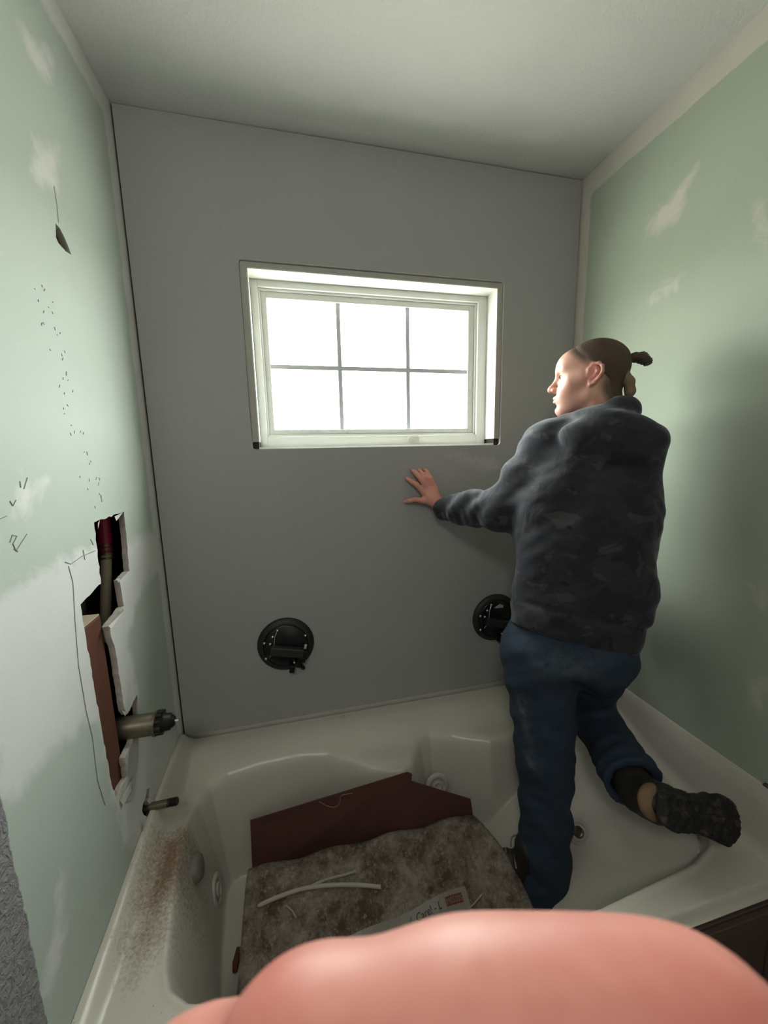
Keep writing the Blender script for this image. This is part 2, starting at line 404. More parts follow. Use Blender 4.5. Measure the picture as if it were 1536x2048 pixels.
mb = MB(); mb.box((-.3, -2.9, -.05), (2.2, .2, 0)); tag(mb.build('floor', M['floor']), kind='structure')
mb = MB(); mb.box((-.3, -2.9, 0), (2.2, -2.8, CEIL)); tag(mb.build('wall_front', M['room']), kind='structure')
mb = MB(); mb.box((1.526, -1.3, .555), (1.56, -.757, .655)); mb.box((1.528, -1.3, 0), (1.56, -.86, .60))
tag(mb.build('trim_1', M['casing'], bevel=.004), kind='structure')
# light blocking outer shells of the side walls (the cavity behind the board)
mb = MB(); mb.box((-.20, -2.9, 0), (-.12, .2, CEIL)); tag(mb.build('wall_left_cavity', M['cavity']), kind='structure')
mb = MB(); mb.box((1.60, -2.9, 0), (1.68, .2, CEIL)); tag(mb.build('wall_right_outer', M['cavity']), kind='structure')
mb = MB(); mb.box((-.2, .013, 0), (.0, .03, CEIL)); mb.box((1.53, .014, 0), (1.68, .03, CEIL)); tag(mb.build('wall_back_end', M['cavity']), kind='structure')

# window
win = empty('window_1', (.76, .09, 1.515)); tag(win, kind='structure')
x0, x1, z0, z1 = .326, 1.197, 1.512, 2.069
mb = MB()
mb.box((.3080, .006, 1.53), (x0, .030, 2.0855)); mb.box((x1, .006, 1.53), (1.2160, .030, 2.0855)); mb.box((x0, .006, z1), (x1, .030, 2.0855))
mb.build('jamb_edge', M['trimband'], win)
mb = MB()
mb.box((.3145, .030, 1.53), (x0, .165, 2.08)); mb.box((x1, .030, 1.53), (x1+.011, .165, 2.08)); mb.box((x0, .030, z1), (x1, .165, z1+.0105)); mb.box((x0, .012, 1.495), (x1, .165, z0))
mb.box((x0-.0005, .0045, 1.53), (x0+.003, .034, z1)); mb.box((x1-.003, .0045, 1.53), (x1+.0005, .034, z1)); mb.box((x0, .0045, z1-.003), (x1, .034, z1+.0005))
mb.build('jamb', M['white'], win)
mb = MB(); mb.box((.3055, .012, 1.495), (x0, .16, 1.529)); mb.box((x1, .012, 1.495), (1.2175, .16, 1.529)); mb.build('corner_gap', M['cavity'], win)
def ring(xa, xb, za, zb, xc, xd, zc, zd, ya, yb):
    m_ = MB(); m_.box((xa, ya, za), (xc, yb, zb)); m_.box((xd, ya, za), (xb, yb, zb)); m_.box((xc, ya, za), (xd, yb, zc)); m_.box((xc, ya, zd), (xd, yb, zb)); return m_
ring(x0, x1, z0, z1, .350, 1.160, 1.549, 2.047, .085, .160).build('window_frame', M['white'], win, bevel=.0015)
ring(.350, 1.160, 1.549, 2.047, .357, 1.153, 1.556, 2.040, .096, .150).build('glazing_stop', M['white'], win, bevel=.001)
sash = ring(.357, 1.153, 1.556, 2.040, .376, 1.128, 1.575, 2.019, .103, .140).build('sash', M['sashdirt'], win, bevel=.0015)
mb = MB(); mb.box((.374, .120, 1.573), (1.130, .124, 2.021)); mb.build('glass_pane', M['glass'], sash)
for x in (.622, .884): MB().box((x-.0075, .112, 1.575), (x+.0075, .119, 2.019)).build('muntin', M['muntin'], sash)
MB().box((.376, .1115, 1.788), (1.128, .1175, 1.803)).build('muntin', M['muntin'], sash)
mb = MB(); mb.box((.870, .074, 1.527), (.915, .088, 1.541)); mb.box((.874, .070, 1.536), (.911, .078, 1.543)); mb.build('latch', M['strip'], win, bevel=.001)

# ------------------------------------------------------------------ bathtub
RIM = [(.135,-.60),(.118,-.50),(.104,-.40),(.098,-.30),(.102,-.235),(.122,-.185),(.17,-.160),(.27,-.148),(.40,-.146),(.49,-.158),(.56,-.19),(.63,-.232),(.70,-.262),(.745,-.268),(.785,-.243),(.812,-.20),(.835,-.168),(.875,-.155),(.95,-.175),(1.08,-.235),(1.22,-.24),(1.36,-.205),(1.44,-.215),(1.485,-.28),(1.49,-.42),(1.487,-.56),(1.465,-.66),(1.42,-.715),(1.345,-.738),(1.18,-.752),(1.05,-.762),(.8,-.768),(.5,-.755),(.32,-.73),(.24,-.716),(.19,-.702),(.158,-.678),(.143,-.645)]
def tubz(x, y):
    x = np.asarray(x, float); y = np.asarray(y, float)
    d = polysd(x, y, RIM)
    top = .480-.04*sst(-.035, -.18, y)*(1-sst(-.22, -.36, y))-.006*sst(-.22, -.36, y)-.02*np.exp(-((x-.72)/.12)**2-((y+.28)/.1)**2)
    top = top+.10*sst(1.36, 1.50, x)*sst(-.62, -.25, y)
    top = top+.009*np.exp(-((d+.016)/.010)**2)*sst(-.2, -.3, y)
    zf = np.interp(y, [-.84, -.57, -.40, -.03, -.012], [.487, .503, .522, .530, .495]); top = top+(zf-top)*sst(.045, .004, x)+(.655-top)*sst(1.512, 1.526, x)
    r = .011; u = d+r*.5
    wall = top-3.2*(np.sqrt(u*u+r*r)+u)
    lounge = .465-.80*(1.46-x)
    wall = np.where(d > 0, smax(wall, np.minimum(lounge, top), .02), wall)
    z = smax(wall, .10+0*x, .05)
    return z-sst(-.825, -.84, y)*.02
nx, ny = 360, 210
xs = np.linspace(-.004, 1.529, nx); ys = np.linspace(-.845, -.0015, ny)
GX, GY = np.meshgrid(xs, ys, indexing='ij'); GZ = tubz(GX, GY)
V = np.stack([GX, GY, GZ], -1).reshape(-1, 3)
idx = np.arange(nx*ny).reshape(nx, ny)
Fq = np.stack([idx[:-1,:-1], idx[1:,:-1], idx[1:,1:], idx[:-1,1:]], -1).reshape(-1, 4)
# apron in front
nA = len(V); ap = []; zz = [(.0, -.852), (.03, -.853), (.08, -.853), (.30, -.845), (.45, -.822), (.458, -.815)]
apv = []
for z_, y_ in reversed(zz):
    for x_ in xs[::6]: apv.append((x_, y_-.03, z_))
me_ap = []
k = len(xs[::6])
row0 = []
V2 = V
Fl = [tuple(f) for f in Fq]
tub_me = pd('bathtub', V2, Fl)
def dirtf(x, y, z):
    a = pm(x, y, [(.03,-.36),(.10,-.33),(.11,-.45),(.115,-.60),(.07,-.66),(.03,-.60)], .06)
    b = pm(x, y, [(.04,-.38),(.10,-.36),(.115,-.47),(.06,-.50)], .06)*.9
    c = np.exp(-((x-.55)/.12)**2-((y+.018)/.012)**2)*.45
    d = np.exp(-((x-.23)/.05)**2-((y+.60)/.12)**2)*.5
    e_ = pm(x, y, [(.03,-.30),(.12,-.30),(.14,-.62),(.12,-.72),(.03,-.76)], .12)
    return a*.80+b*.5+c+d+e_*.12
at = tub_me.attributes.new('dirt', 'FLOAT', 'POINT'); at.data.foreach_set('value', dirtf(V2[:,0], V2[:,1], V2[:,2]).astype(np.float32))
tub = link('bathtub', tub_me, M['tub'], None, True)
tag(tub, 'almond whirlpool bathtub with dirty left rim filling the alcove under the grey panel', 'bathtub')
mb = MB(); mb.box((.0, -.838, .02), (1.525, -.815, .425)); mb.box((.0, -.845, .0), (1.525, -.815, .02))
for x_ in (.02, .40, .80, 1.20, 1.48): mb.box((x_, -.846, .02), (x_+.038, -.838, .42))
mb.box((.0, -.85, .39), (1.525, -.838, .42)); mb.build('apron', M['casing'], tub, bevel=.002)  # dark brown stands in for the unlit front below the rim
def jet(p, nrm, r, mat=M['tubpart'], dark=False):
    p = Vector(p); nrm = Vector(nrm).normalized()
    o = MB().lathe([(r, -.004), (r, .003), (r*.93, .006), (r*.72, .006), (r*.66, .001), (r*.40, -.002), (r*.38, .0)], p, nrm).build('jet', mat, tub, True)
    MB().lathe([(r*.46, -.002), (r*.44, .007), (r*.34, .009), (r*.24, .004), (.0005, .004)], p, nrm).build('nozzle', M['tubpart'] if not dark else M['chrome'], o, True)
jet((.884, -.200, .268), (.05, -.97, .22), .044)
jet((1.245, -.493, .292), (-.625, 0, .78), .036, dark=True)
jet((.1365, -.297, .184), (.985, .0, .16), .042)
MB().lathe([(.033, -.004), (.033, .010), (.028, .016), (.01, .018)], (.112, -.379, .372), (.983, .058, .17)).build('overflow_cover', M['plate'], tub, True)

# ------------------------------------------------------------------ paper and board in the tub
nu, nv = 90, 70
def sheet_pt(u, v):
    y = -.325-.42*v; hump = (1-sst(.0, .85, np.array(v)))
    x0_ = .238-.02*v; xr = .955+.10*math.sin(min(v*2.2, 1.57))
    x = x0_+(xr-x0_)*u
    z = .125+.150*float(hump)+.012*math.sin(9*u+3*v)*v*(1-v)*2+.006*math.sin(23*u+11*v)
    if v < .06: z -= (1-v/.06)**2*.012
    z = max(z, float(tubz(np.array([x]), np.array([y]))[0])+.004) if v > .35 else z
    return (x, y, z)
sv = []; sf = []
for layer in (0, 1):
    for i in range(nu):
        for j in range(nv):
            p = sheet_pt(i/(nu-1), j/(nv-1)); sv.append((p[0], p[1], p[2]-.003*layer))
n1 = nu*nv
for i in range(nu-1):
    for j in range(nv-1):
        a = i*nv+j; sf.append((a, a+1, a+nv+1, a+nv)); sf.append((n1+a, n1+a+nv, n1+a+nv+1, n1+a+1))
for j in range(nv-1):
    sf.append((j, n1+j, n1+j+1, j+1)); a = (nu-1)*nv+j; sf.append((a, a+1, n1+a+1, n1+a))
for i in range(nu-1):
    a = i*nv; sf.append((a, a+nv, n1+a+nv, n1+a)); a = i*nv+nv-1; sf.append((a, n1+a, n1+a+nv, a+nv))
paper = link('floor_paper', pd('floor_paper', sv, sf), M['paper'], None, True)
tag(paper, 'dusty grey-brown protection paper humped over the bottom of the bathtub', 'protection paper')
bp = [(.232, -.205, .306), (.742, -.300, .452), (.756, -.304, .445), (.752, -.303, .420), (.87, -.308, .355), (.96, -.315, .31), (.975, -.330, .17), (.745, -.330, .16), (.232, -.250, .13)]
bv = bp+[(p[0], p[1]-.004, p[2]) for p in bp]; nb = len(bp)
bf = [tuple(range(nb)), tuple(reversed(range(nb, 2*nb)))]+[(i, nb+i, nb+(i+1) % nb, (i+1) % nb) for i in range(nb)]
mb = MB().add(bv, bf); tag(mb.build('brown_board', M['backing']), 'dark red-brown board leaning on the back of the tub behind the dusty paper', 'board')
def on_sheet(px, py, h=.003):
    r = ray((px, py)); best = None
    for t_ in np.arange(1.0, 1.8, .001):
        p = C+t_*r; v = (-.325-p[1])/.42; x0_ = .238-.02*v; xr = .955+.10*math.sin(min(max(v, 0)*2.2, 1.57)); u = (p[0]-x0_)/(xr-x0_)
        if -.1 < v < 1.05:
            z = sheet_pt(u, min(max(v, 0), 1))[2]
            if p[2] < z: return np.array([p[0], p[1], z+h])
    return C+1.4*r
def spl(pts, k=8):
    pts = [np.array(p, float) for p in pts]; out = []
    P = [pts[0]*2-pts[1]]+pts+[pts[-1]*2-pts[-2]]
    for i in range(1, len(P)-2):
        for j in range(k):
            t_ = j/k; a, b, c, d = P[i-1:i+3]
            out.append(.5*((2*b)+(c-a)*t_+(2*a-5*b+4*c-d)*t_**2+(3*b-a-3*c+d)*t_**3))
    out.append(pts[-1]); return out
pts = spl([on_sheet(*p, h=.006) for p in ((516,1816),(560,1797),(610,1781),(670,1774),(720,1774),(762,1778))])
tag(MB().tube(pts, [.003]+[.0055]*(len(pts)-2)+[.006], 10).build('foam_strip', M['strip'], smooth=True), 'long pale curved strip lying on the dusty paper in the tub', 'strip')
pts = spl([on_sheet(*p, h=.004) for p in ((608,1783),(650,1762),(690,1752),(712,1745))])
tag(MB().tube(pts, [.002, *([.004]*(len(pts)-2)), .008], 8).build('scrap_strip', M['scrap'], smooth=True), 'short dusty scrap flaring at its end, behind the long pale strip', 'scrap')
for pp, lab in ((((572,1813),(585,1824),(592,1838)), 'tiny dusty sliver in front of the long pale strip'), (((935,1822),(950,1808),(963,1792)), 'tiny dusty sliver between the printed label and the boot')):
    tag(MB().tube([on_sheet(*p, h=.003) for p in pp], .0022, 6).build('sliver', M['scrap']), lab, 'scrap')
pts = spl([onY(p, -.275) for p in ((638,1603),(655,1612),(670,1614),(679,1606),(682,1592),(695,1588),(705,1587))])
tag(MB().tube(pts, .0007, 5).build('loose_thread', M['scrap']), 'thin pale curled thread against the dark red-brown board', 'thread')
c_ = np.array([.205, -.44, .112]); tag(MB().tube([c_+(0,-.02,0), c_, c_+(.004,.025,.012)], [.006, .009, .004], 6).build('wood_chip', M['brown']), 'small red-brown chip at the left edge of the dusty paper', 'chip')
# printed label: a strip following the paper
A = on_sheet(735, 1862, .004); B = on_sheet(925, 1780, .004)
ux = (B-A)/np.linalg.norm(B-A); uy = np.cross([0,0,1], ux); uy /= np.linalg.norm(uy)
def strip(L0, L1, W0, W1, h, n=14):
    v = []; f = []
    for i in range(n+1):
        for w in (W0, W1):
            p = A+ux*(L0+(L1-L0)*i/n)+uy*w
            vv = (-.325-p[1])/.42; x0_ = .238-.02*vv; xr = .955+.10*math.sin(min(vv*2.2, 1.57)); z = sheet_pt((p[0]-x0_)/(xr-x0_), vv)[2]
            v.append((p[0], p[1], z+h))
    for i in range(n): f.append((2*i, 2*i+2, 2*i+3, 2*i+1))
    return MB().add(v, f)
Ln = np.linalg.norm(B-A)
lab = strip(-.1, Ln+.01, -.060, .004, .0025).build('printed_label', M['label']); tag(lab, 'torn clear plastic label with black and red print on the dusty paper', 'label')
strip(Ln-.060, Ln-.008, -.021, -.005, .0034, 4).build('red_print', M['redink'], lab)
def text(s, size, w0, l0, mat, h):
    cu = bpy.data.curves.new('print', 'FONT'); cu.body = s; cu.size = size; cu.extrude = .0001
    o = bpy.data.objects.new('print', cu); COL.objects.link(o); bpy.context.view_layer.update()
    me = bpy.data.meshes.new_from_object(o.evaluated_get(bpy.context.evaluated_depsgraph_get())); COL.objects.unlink(o); bpy.data.objects.remove(o)
    for v in me.vertices:
        p = A+ux*(l0+v.co.x)+uy*(w0+v.co.y); vv = (-.325-p[1])/.42; x0_ = .238-.02*vv; xr = .955+.10*math.sin(min(vv*2.2, 1.57)); z = sheet_pt((p[0]-x0_)/(xr-x0_), vv)[2]
        v.co = (p[0], p[1], z+h)
    me.name = 'print'; me.materials.clear()
    return link('lettering', me, mat, lab)
text('Oh Care! - L', .021, -.021, Ln-.185, M['ink'], .0034)
text('M0500S', .0150, -.0185, Ln-.058, M['inkpale'], .0042)
text('Mv', .016, -.046, Ln-.075, M['ink'], .0034)

# ------------------------------------------------------------------ plumbing in the left wall
mb = MB(); mb.box((-.062, -.500, .45), (-.020, -.388, 1.128))
st = mb.build('wall_stud', M['stud'], bevel=.004); tag(st, 'red-brown wooden stud standing inside the long torn hole in the left wall', 'stud')
MB().box((-.060, -.498, 1.128), (-.022, -.390, 1.131)).build('sawn_end', M['studcut'], st)
t_ = empty('supply_pipe', (-.06, -.245, 1.35)); tag(t_, 'red and beige supply pipe inside the upper part of the hole in the left wall', 'pipe')
a = np.array([-.060, -.215, 1.42]); b = np.array([-.060, -.232, 1.242]); c = np.array([-.060, -.300, 1.02])
a2 = np.array([-.06,-.198,1.5])
MB().tube([a2, a, b], .0155, 16).build('red_pipe', M['pex'], t_, True)
MB().tube([b, b+(c-b)*.5, c], .0125, 16).build('beige_pipe', M['cpvc'], t_, True)
mb = MB(); d_ = (a-b)/np.linalg.norm(a-b)
for h in (-.018, -.006, .006, .016): mb.tube([b+d_*h, b+d_*(h+.005)], .0185, 16)
mb.box(b+np.array([.0,.014,-.014]), b+np.array([.012,.030,-.009])); mb.box(b+np.array([.0,.014,.009]), b+np.array([.012,.030,.014]))
mb.build('coupling', M['brass'], t_, True)
MB().box((-.115, -.52, .45), (-.09, -.30, 1.5)).build('pipe_backboard', M['cavity'], t_)
# mixer valve
p0 = np.array([-.04, -.335, .795]); v0 = empty('mixer_valve', tuple(p0)); tag(v0, 'corroded mixer valve body with black cap sticking out of the left wall', 'valve')
MB().lathe([(.028, -.03), (.028, .075), (.026, .078), (.026, .082), (.031, .082), (.031, .088), (.027, .090)], p0, (1, 0, -.02), 28).build('valve_body', M['chrome'], v0, True)
mb = MB()
prof = [(.026, .088), (.027, .092), (.027, .104), (.022, .108), (.021, .120), (.016, .124), (.012, .130), (.010, .131)]
mb.lathe(prof, p0, (1, 0, -.02), 24)
for i in range(10):
    a_ = 2*math.pi*i/10; q = p0+np.array([.096, .026*math.cos(a_), .026*math.sin(a_)]); mb.tube([q-(.007,0,0), q+(.007,0,0)], .006, 6)
mb.build('cartridge_cap', M['darkmetal'], v0, True)
MB().lathe([(.0045, .128), (.0045, .140), (.002, .142)], p0, (1, 0, -.02), 12).build('stem', M['steel'], v0, True)
# tub spout nipple
q0 = onX((290, 1616), -.02); v1 = empty('spout_nipple', tuple(q0)); tag(v1, 'short bare pipe stub with dark threaded end poking from the left wall above the tub', 'pipe')
MB().tube([q0+(-.03,0,0), q0+(.062,0,.001)], .0105, 18).build('pipe_stub', M['chrome'], v1, True)
mb = MB(); mb.lathe([(.0105, 0)]+[(.0112 if i % 2 else .0100, .002*i) for i in range(1, 13)]+[(.0095, .026), (.006, .0262), (.006, .01)], q0+(.058,0,.001), (1, 0, 0), 18); mb.build('threaded_end', M['darkmetal'], v1, True)
# torn paper flaps under the nipple and along the hole
mb = MB()
def flap(pts):
    v = [onX(p, -.0045+.004*rng.random()+.003*(i % 2)) for i, p in enumerate(pts)]; mb.add(v, [tuple(range(len(v)))])
for P in ([(284,1640),(290,1650),(293,1690),(286,1660)], [(296,1640),(302,1650),(304,1680),(297,1665)], [(262,1560),(270,1552),(268,1580)], [(240,1600),(262,1562),(268,1548),(262,1580),(246,1612)], [(250,1604),(270,1580),(262,1600)],
          [(196,1046),(200,1040),(196,1058)], [(229,1033),(246,1025),(233,1042)], [(232,1158),(240,1156),(238,1166)], [(217,1252),(246,1216),(248,1222),(222,1258)], [(243,1420),(252,1424),(262,1418),(250,1432)]): flap(P)
fl = mb.build('torn_paper', M['mud'], wl)
mb = MB()
def stroke(pts, w=.0007, pl='L'):
    mb.tube([onX(p, -.0045) for p in pts], w, 4)
stroke(spl([(130,1124,0),(142,1128,0),(165,1112,0),(191,1101,0)])and[(130,1124),(142,1128),(165,1112),(191,1101)])
stroke([(166,1100),(170,1120)]); stroke([(137,1132),(146,1165),(150,1240),(157,1330),(172,1420),(185,1475),(190,1520),(195,1560),(210,1610)], .0007)
stroke([(20,1085),(25,1070),(34,1072),(26,1088),(32,1102),(54,1068)]); stroke([(28,1097),(36,1103)])
stroke([(42,975),(40,962)]); stroke([(48,978),(55,955)]); stroke([(0,1038),(14,1032)]); stroke([(20,1002),(26,1012),(32,1000)]); stroke([(202,990),(204,1004)]); stroke([(181,1078),(187,1090)])
stroke([(108,372),(114,410),(117,445)], .0005)
for i in range(46):
    f_ = i/46; x = 78+f_*120+rng.uniform(-16, 16); y = 560+f_*470+rng.uniform(-20, 20); stroke([(x, y), (x+rng.uniform(-2, 3), y+rng.uniform(2, 7))], .0006)
mb.build('pencil_marks', M['pencil'], wl)
tag(bpy.data.objects['pencil_marks'], kind='stuff')
# shower-arm fitting in the small upper hole
fo = onX((126, 484), -.022); MB(); e_ = MB().lathe([(.016, -.02), (.016, .004), (.010, .005), (.009, -.01)], fo, (1, 0, 0), 20).build('shower_fitting', M['brass'], smooth=True)
tag(e_, 'small round brass fitting inside the ragged little hole high on the left wall', 'pipe fitting')

# ------------------------------------------------------------------ suction lifters
def lifter(cxw, czw, lab):
    r_ = empty('suction_lifter', (cxw, 0, czw)); tag(r_, lab, 'suction cup', 'suction cups stuck to the grey panel')
    MB().lathe([(.100, -.0), (.101, .004), (.097, .010), (.086, .016), (.080, .017), (.079, .012)], (cxw, -.0005, czw), (0, -1, 0), 64).build('rubber_cup', M['rubber'], r_, True)
    MB().lathe([(.079, .004), (.079, .015), (.076, .018), (.02, .018)], (cxw, 0, czw), (0, -1, 0), 48).build('backing_plate', M['blackplastic'], r_, True)
    P = lambda dx, dz, h: np.array([cxw+dx, -h, czw+dz])
    MT = Matrix.Translation((cxw, 0, czw))@Matrix.Rotation(math.radians(13), 4, 'Y')
    MB().box((-.052, -.045, -.030), (.066, -.019, .002), MT).build('lever_handle', M['greyplastic'], r_, bevel=.004)
    mb = MB(); mb.box((.052, -.040, -.036), (.080, -.018, -.004), MT); mb.box((.05, -.03, -.075), (.064, -.018, -.03), MT); mb.box((.028, -.03, -.098), (.046, -.006, -.070), MT); mb.box((.058, -.03, -.055), (.078, -.016, -.036), MT)
    mb.tube([P(.045, -.082, .016), P(.058, -.102, .010)], .008, 10)
    mb.build('release_tab', M['blackplastic'], r_, bevel=.002)
    MB().box((.062, -.044, .006), (.072, -.024, .024), MT).build('clip', M['steel'], r_, bevel=.001)
    MB().tube(spl([P(-.028, .058, .02), P(-.036, .040, .024), P(-.040, .012, .026), P(-.046, -.012, .026), P(-.058, -.034, .022)]), .0018, 8).build('wire_spring', M['steel'], r_, True)
    for dx, dz in ((-.026, .062), (-.044, .040), (-.074, .020), (-.054, .014), (-.072, -.040), (.070, .030), (.026, -.070)):
        MB().lathe([(.0055, .016), (.005, .0205), (.002, .023)], (cxw+dx, 0, czw+dz), (0, -1, 0), 12).build('rivet', M['steel'], r_, True)
    return r_
c = onY((572, 1290), -.012); lifter(c[0], c[2], 'black round suction cup with lever, fully visible on the grey panel')
c = onY((992, 1236), -.012); l2 = lifter(c[0], c[2], 'black round suction cup half hidden behind the standing man')
MB().add([(c[0]-.02, -.03, c[2]+.052), (c[0]+.02, -.03, c[2]+.050), (c[0]+.022, -.031, c[2]+.060), (c[0]+.004, -.031, c[2]+.068), (c[0]-.012, -.031, c[2]+.060)], [(0,1,2,3,4)]).build('paper_scrap', M['strip'], l2)
#PERSON
# ------------------------------------------------------------------ organic shapes: distance fields meshed with surface nets
def nrm(v): v = np.array(v, float); return v/np.linalg.norm(v)
def rc(P, a, b, r1, r2=None):
    r2 = r1 if r2 is None else r2
    a = np.array(a, np.float32); b = np.array(b, np.float32); e = b-a
    t = np.clip(((P-a)@e)/(e@e+1e-9), 0, 1); return np.linalg.norm(P-a-t[..., None]*e, axis=-1)-(r1+(r2-r1)*t)
def ell(P, c, r, B=None):
    q = P-np.array(c, np.float32)
    if B is not None: q = q@np.array(B, np.float32).T
    r = np.array(r, np.float32); k0 = np.linalg.norm(q/r, axis=-1); k1 = np.linalg.norm(q/(r*r), axis=-1)+1e-9
    return k0*(k0-1)/k1
def chainr(P, pts, rs, k=.01):
    d = None
    for i in range(len(pts)-1):
        e = rc(P, pts[i], pts[i+1], rs[i], rs[i+1]); d = e if d is None else smin(d, e, k)
    return d
def mesh_sdf(name, fn, lo, hi, h, mat, parent=None, attrs=None, smooth_it=1):
    lo = np.array(lo, float); hi = np.array(hi, float)
    n = np.ceil((hi-lo)/h).astype(int)+1
    g = [lo[i]+h*np.arange(n[i]) for i in range(3)]
    vals = np.empty(tuple(n), np.float32)
    yz = np.stack(np.meshgrid(g[1], g[2], indexing='ij'), -1)
    ch = max(1, int(4e5/(n[1]*n[2])))
    for i in range(0, n[0], ch):
        xs_ = g[0][i:i+ch]; P = np.empty((len(xs_), n[1], n[2], 3), np.float32)
        P[..., 0] = xs_[:, None, None]; P[..., 1:] = yz
        vals[i:i+ch] = fn(P)
    s = vals < 0
    pos = np.zeros(tuple(n-1)+(3,), np.float32); cnt = np.zeros(tuple(n-1), np.float32)
    for ax in range(3):
        o1, o2 = [a for a in range(3) if a != ax]
        for c1 in (0, 1):
            for c2 in (0, 1):
                sl0 = [slice(None)]*3; sl1 = [slice(None)]*3
                sl0[ax] = slice(0, -1); sl1[ax] = slice(1, None)
                for o_, c_ in ((o1, c1), (o2, c2)):
                    q = slice(0, -1) if c_ == 0 else slice(1, None); sl0[o_] = q; sl1[o_] = q
                v0 = vals[tuple(sl0)]; v1 = vals[tuple(sl1)]; m_ = (v0 < 0) != (v1 < 0)
                t = np.where(m_, v0/(v0-v1+1e-12), 0)
                pos[..., ax] += t; pos[..., o1] += np.where(m_, c1, 0); pos[..., o2] += np.where(m_, c2, 0); cnt += m_
    act = cnt > 0; ind = -np.ones(tuple(n-1), int); ind[act] = np.arange(act.sum())
    ijk = np.argwhere(act); vs = lo+h*(ijk+pos[act]/cnt[act][:, None])
    fs = []
    for ax in range(3):
        o1, o2 = (ax+1) % 3, (ax+2) % 3
        sl0 = [slice(1, -1)]*3; sl1 = [slice(1, -1)]*3; sl0[ax] = slice(0, -1); sl1[ax] = slice(1, None)
        a = s[tuple(sl0)]; b = s[tuple(sl1)]; m_ = a != b
        ii = np.argwhere(m_); off = np.ones(3, int); off[ax] = 0; ii = ii+off
        fl = a[m_]
        def c(d1, d2):
            q = ii.copy(); q[:, o1] -= d1; q[:, o2] -= d2; return ind[q[:, 0], q[:, 1], q[:, 2]]
        f = np.stack([c(1, 1), c(0, 1), c(0, 0), c(1, 0)], -1); f[~fl] = f[~fl][:, ::-1]; fs.append(f)
    fs = np.vstack(fs); fs = fs[(fs >= 0).all(1)]
    if smooth_it:                                          # light smoothing of the net
        e = np.vstack([fs[:, [0,1]], fs[:, [1,2]], fs[:, [2,3]], fs[:, [3,0]]])
        for _ in range(smooth_it):
            acc = np.zeros_like(vs); c_ = np.zeros(len(vs))
            for q in range(3):
                acc[:, q] = np.bincount(e[:, 0], vs[e[:, 1], q], len(vs))+np.bincount(e[:, 1], vs[e[:, 0], q], len(vs))
            c_ = np.bincount(e[:, 0], minlength=len(vs))+np.bincount(e[:, 1], minlength=len(vs))
            vs = vs*.5+.5*acc/np.maximum(c_, 1)[:, None]
    me = bpy.data.meshes.new(name)
    me.vertices.add(len(vs)); me.vertices.foreach_set('co', vs.astype(np.float32).ravel())
    me.loops.add(len(fs)*4); me.loops.foreach_set('vertex_index', fs.astype(np.int32).ravel())
    me.polygons.add(len(fs)); me.polygons.foreach_set('loop_start', np.arange(0, len(fs)*4, 4, dtype=np.int32)); me.update(calc_edges=True)
    for nm, f_ in (attrs or {}).items():
        at = me.attributes.new(nm, 'FLOAT', 'POINT'); at.data.foreach_set('value', f_(vs.astype(np.float32)).astype(np.float32))
    return link(name, me, mat, parent, True)
def joinmesh(objs):
    """merge several meshes of one continuous body into the first"""
    b = bmesh.new()
    for o in objs: b.from_mesh(o.data)
    b.to_mesh(objs[0].data); b.free()
    for o in objs[1:]: bpy.data.objects.remove(o)
    for p in objs[0].data.polygons: p.use_smooth = True
    return objs[0]
def wob(P, s, a):                                      # soft folds
    x, y, z = P[..., 0]*s, P[..., 1]*s, P[..., 2]*s
    return a*(np.sin(x*1.7+1.3*np.sin(y*1.1+z*.9))*np.sin(z*1.9+1.1*np.sin(x*.8+1))+.5*np.sin(y*2.3+z*3.1+np.sin(x*2.)))

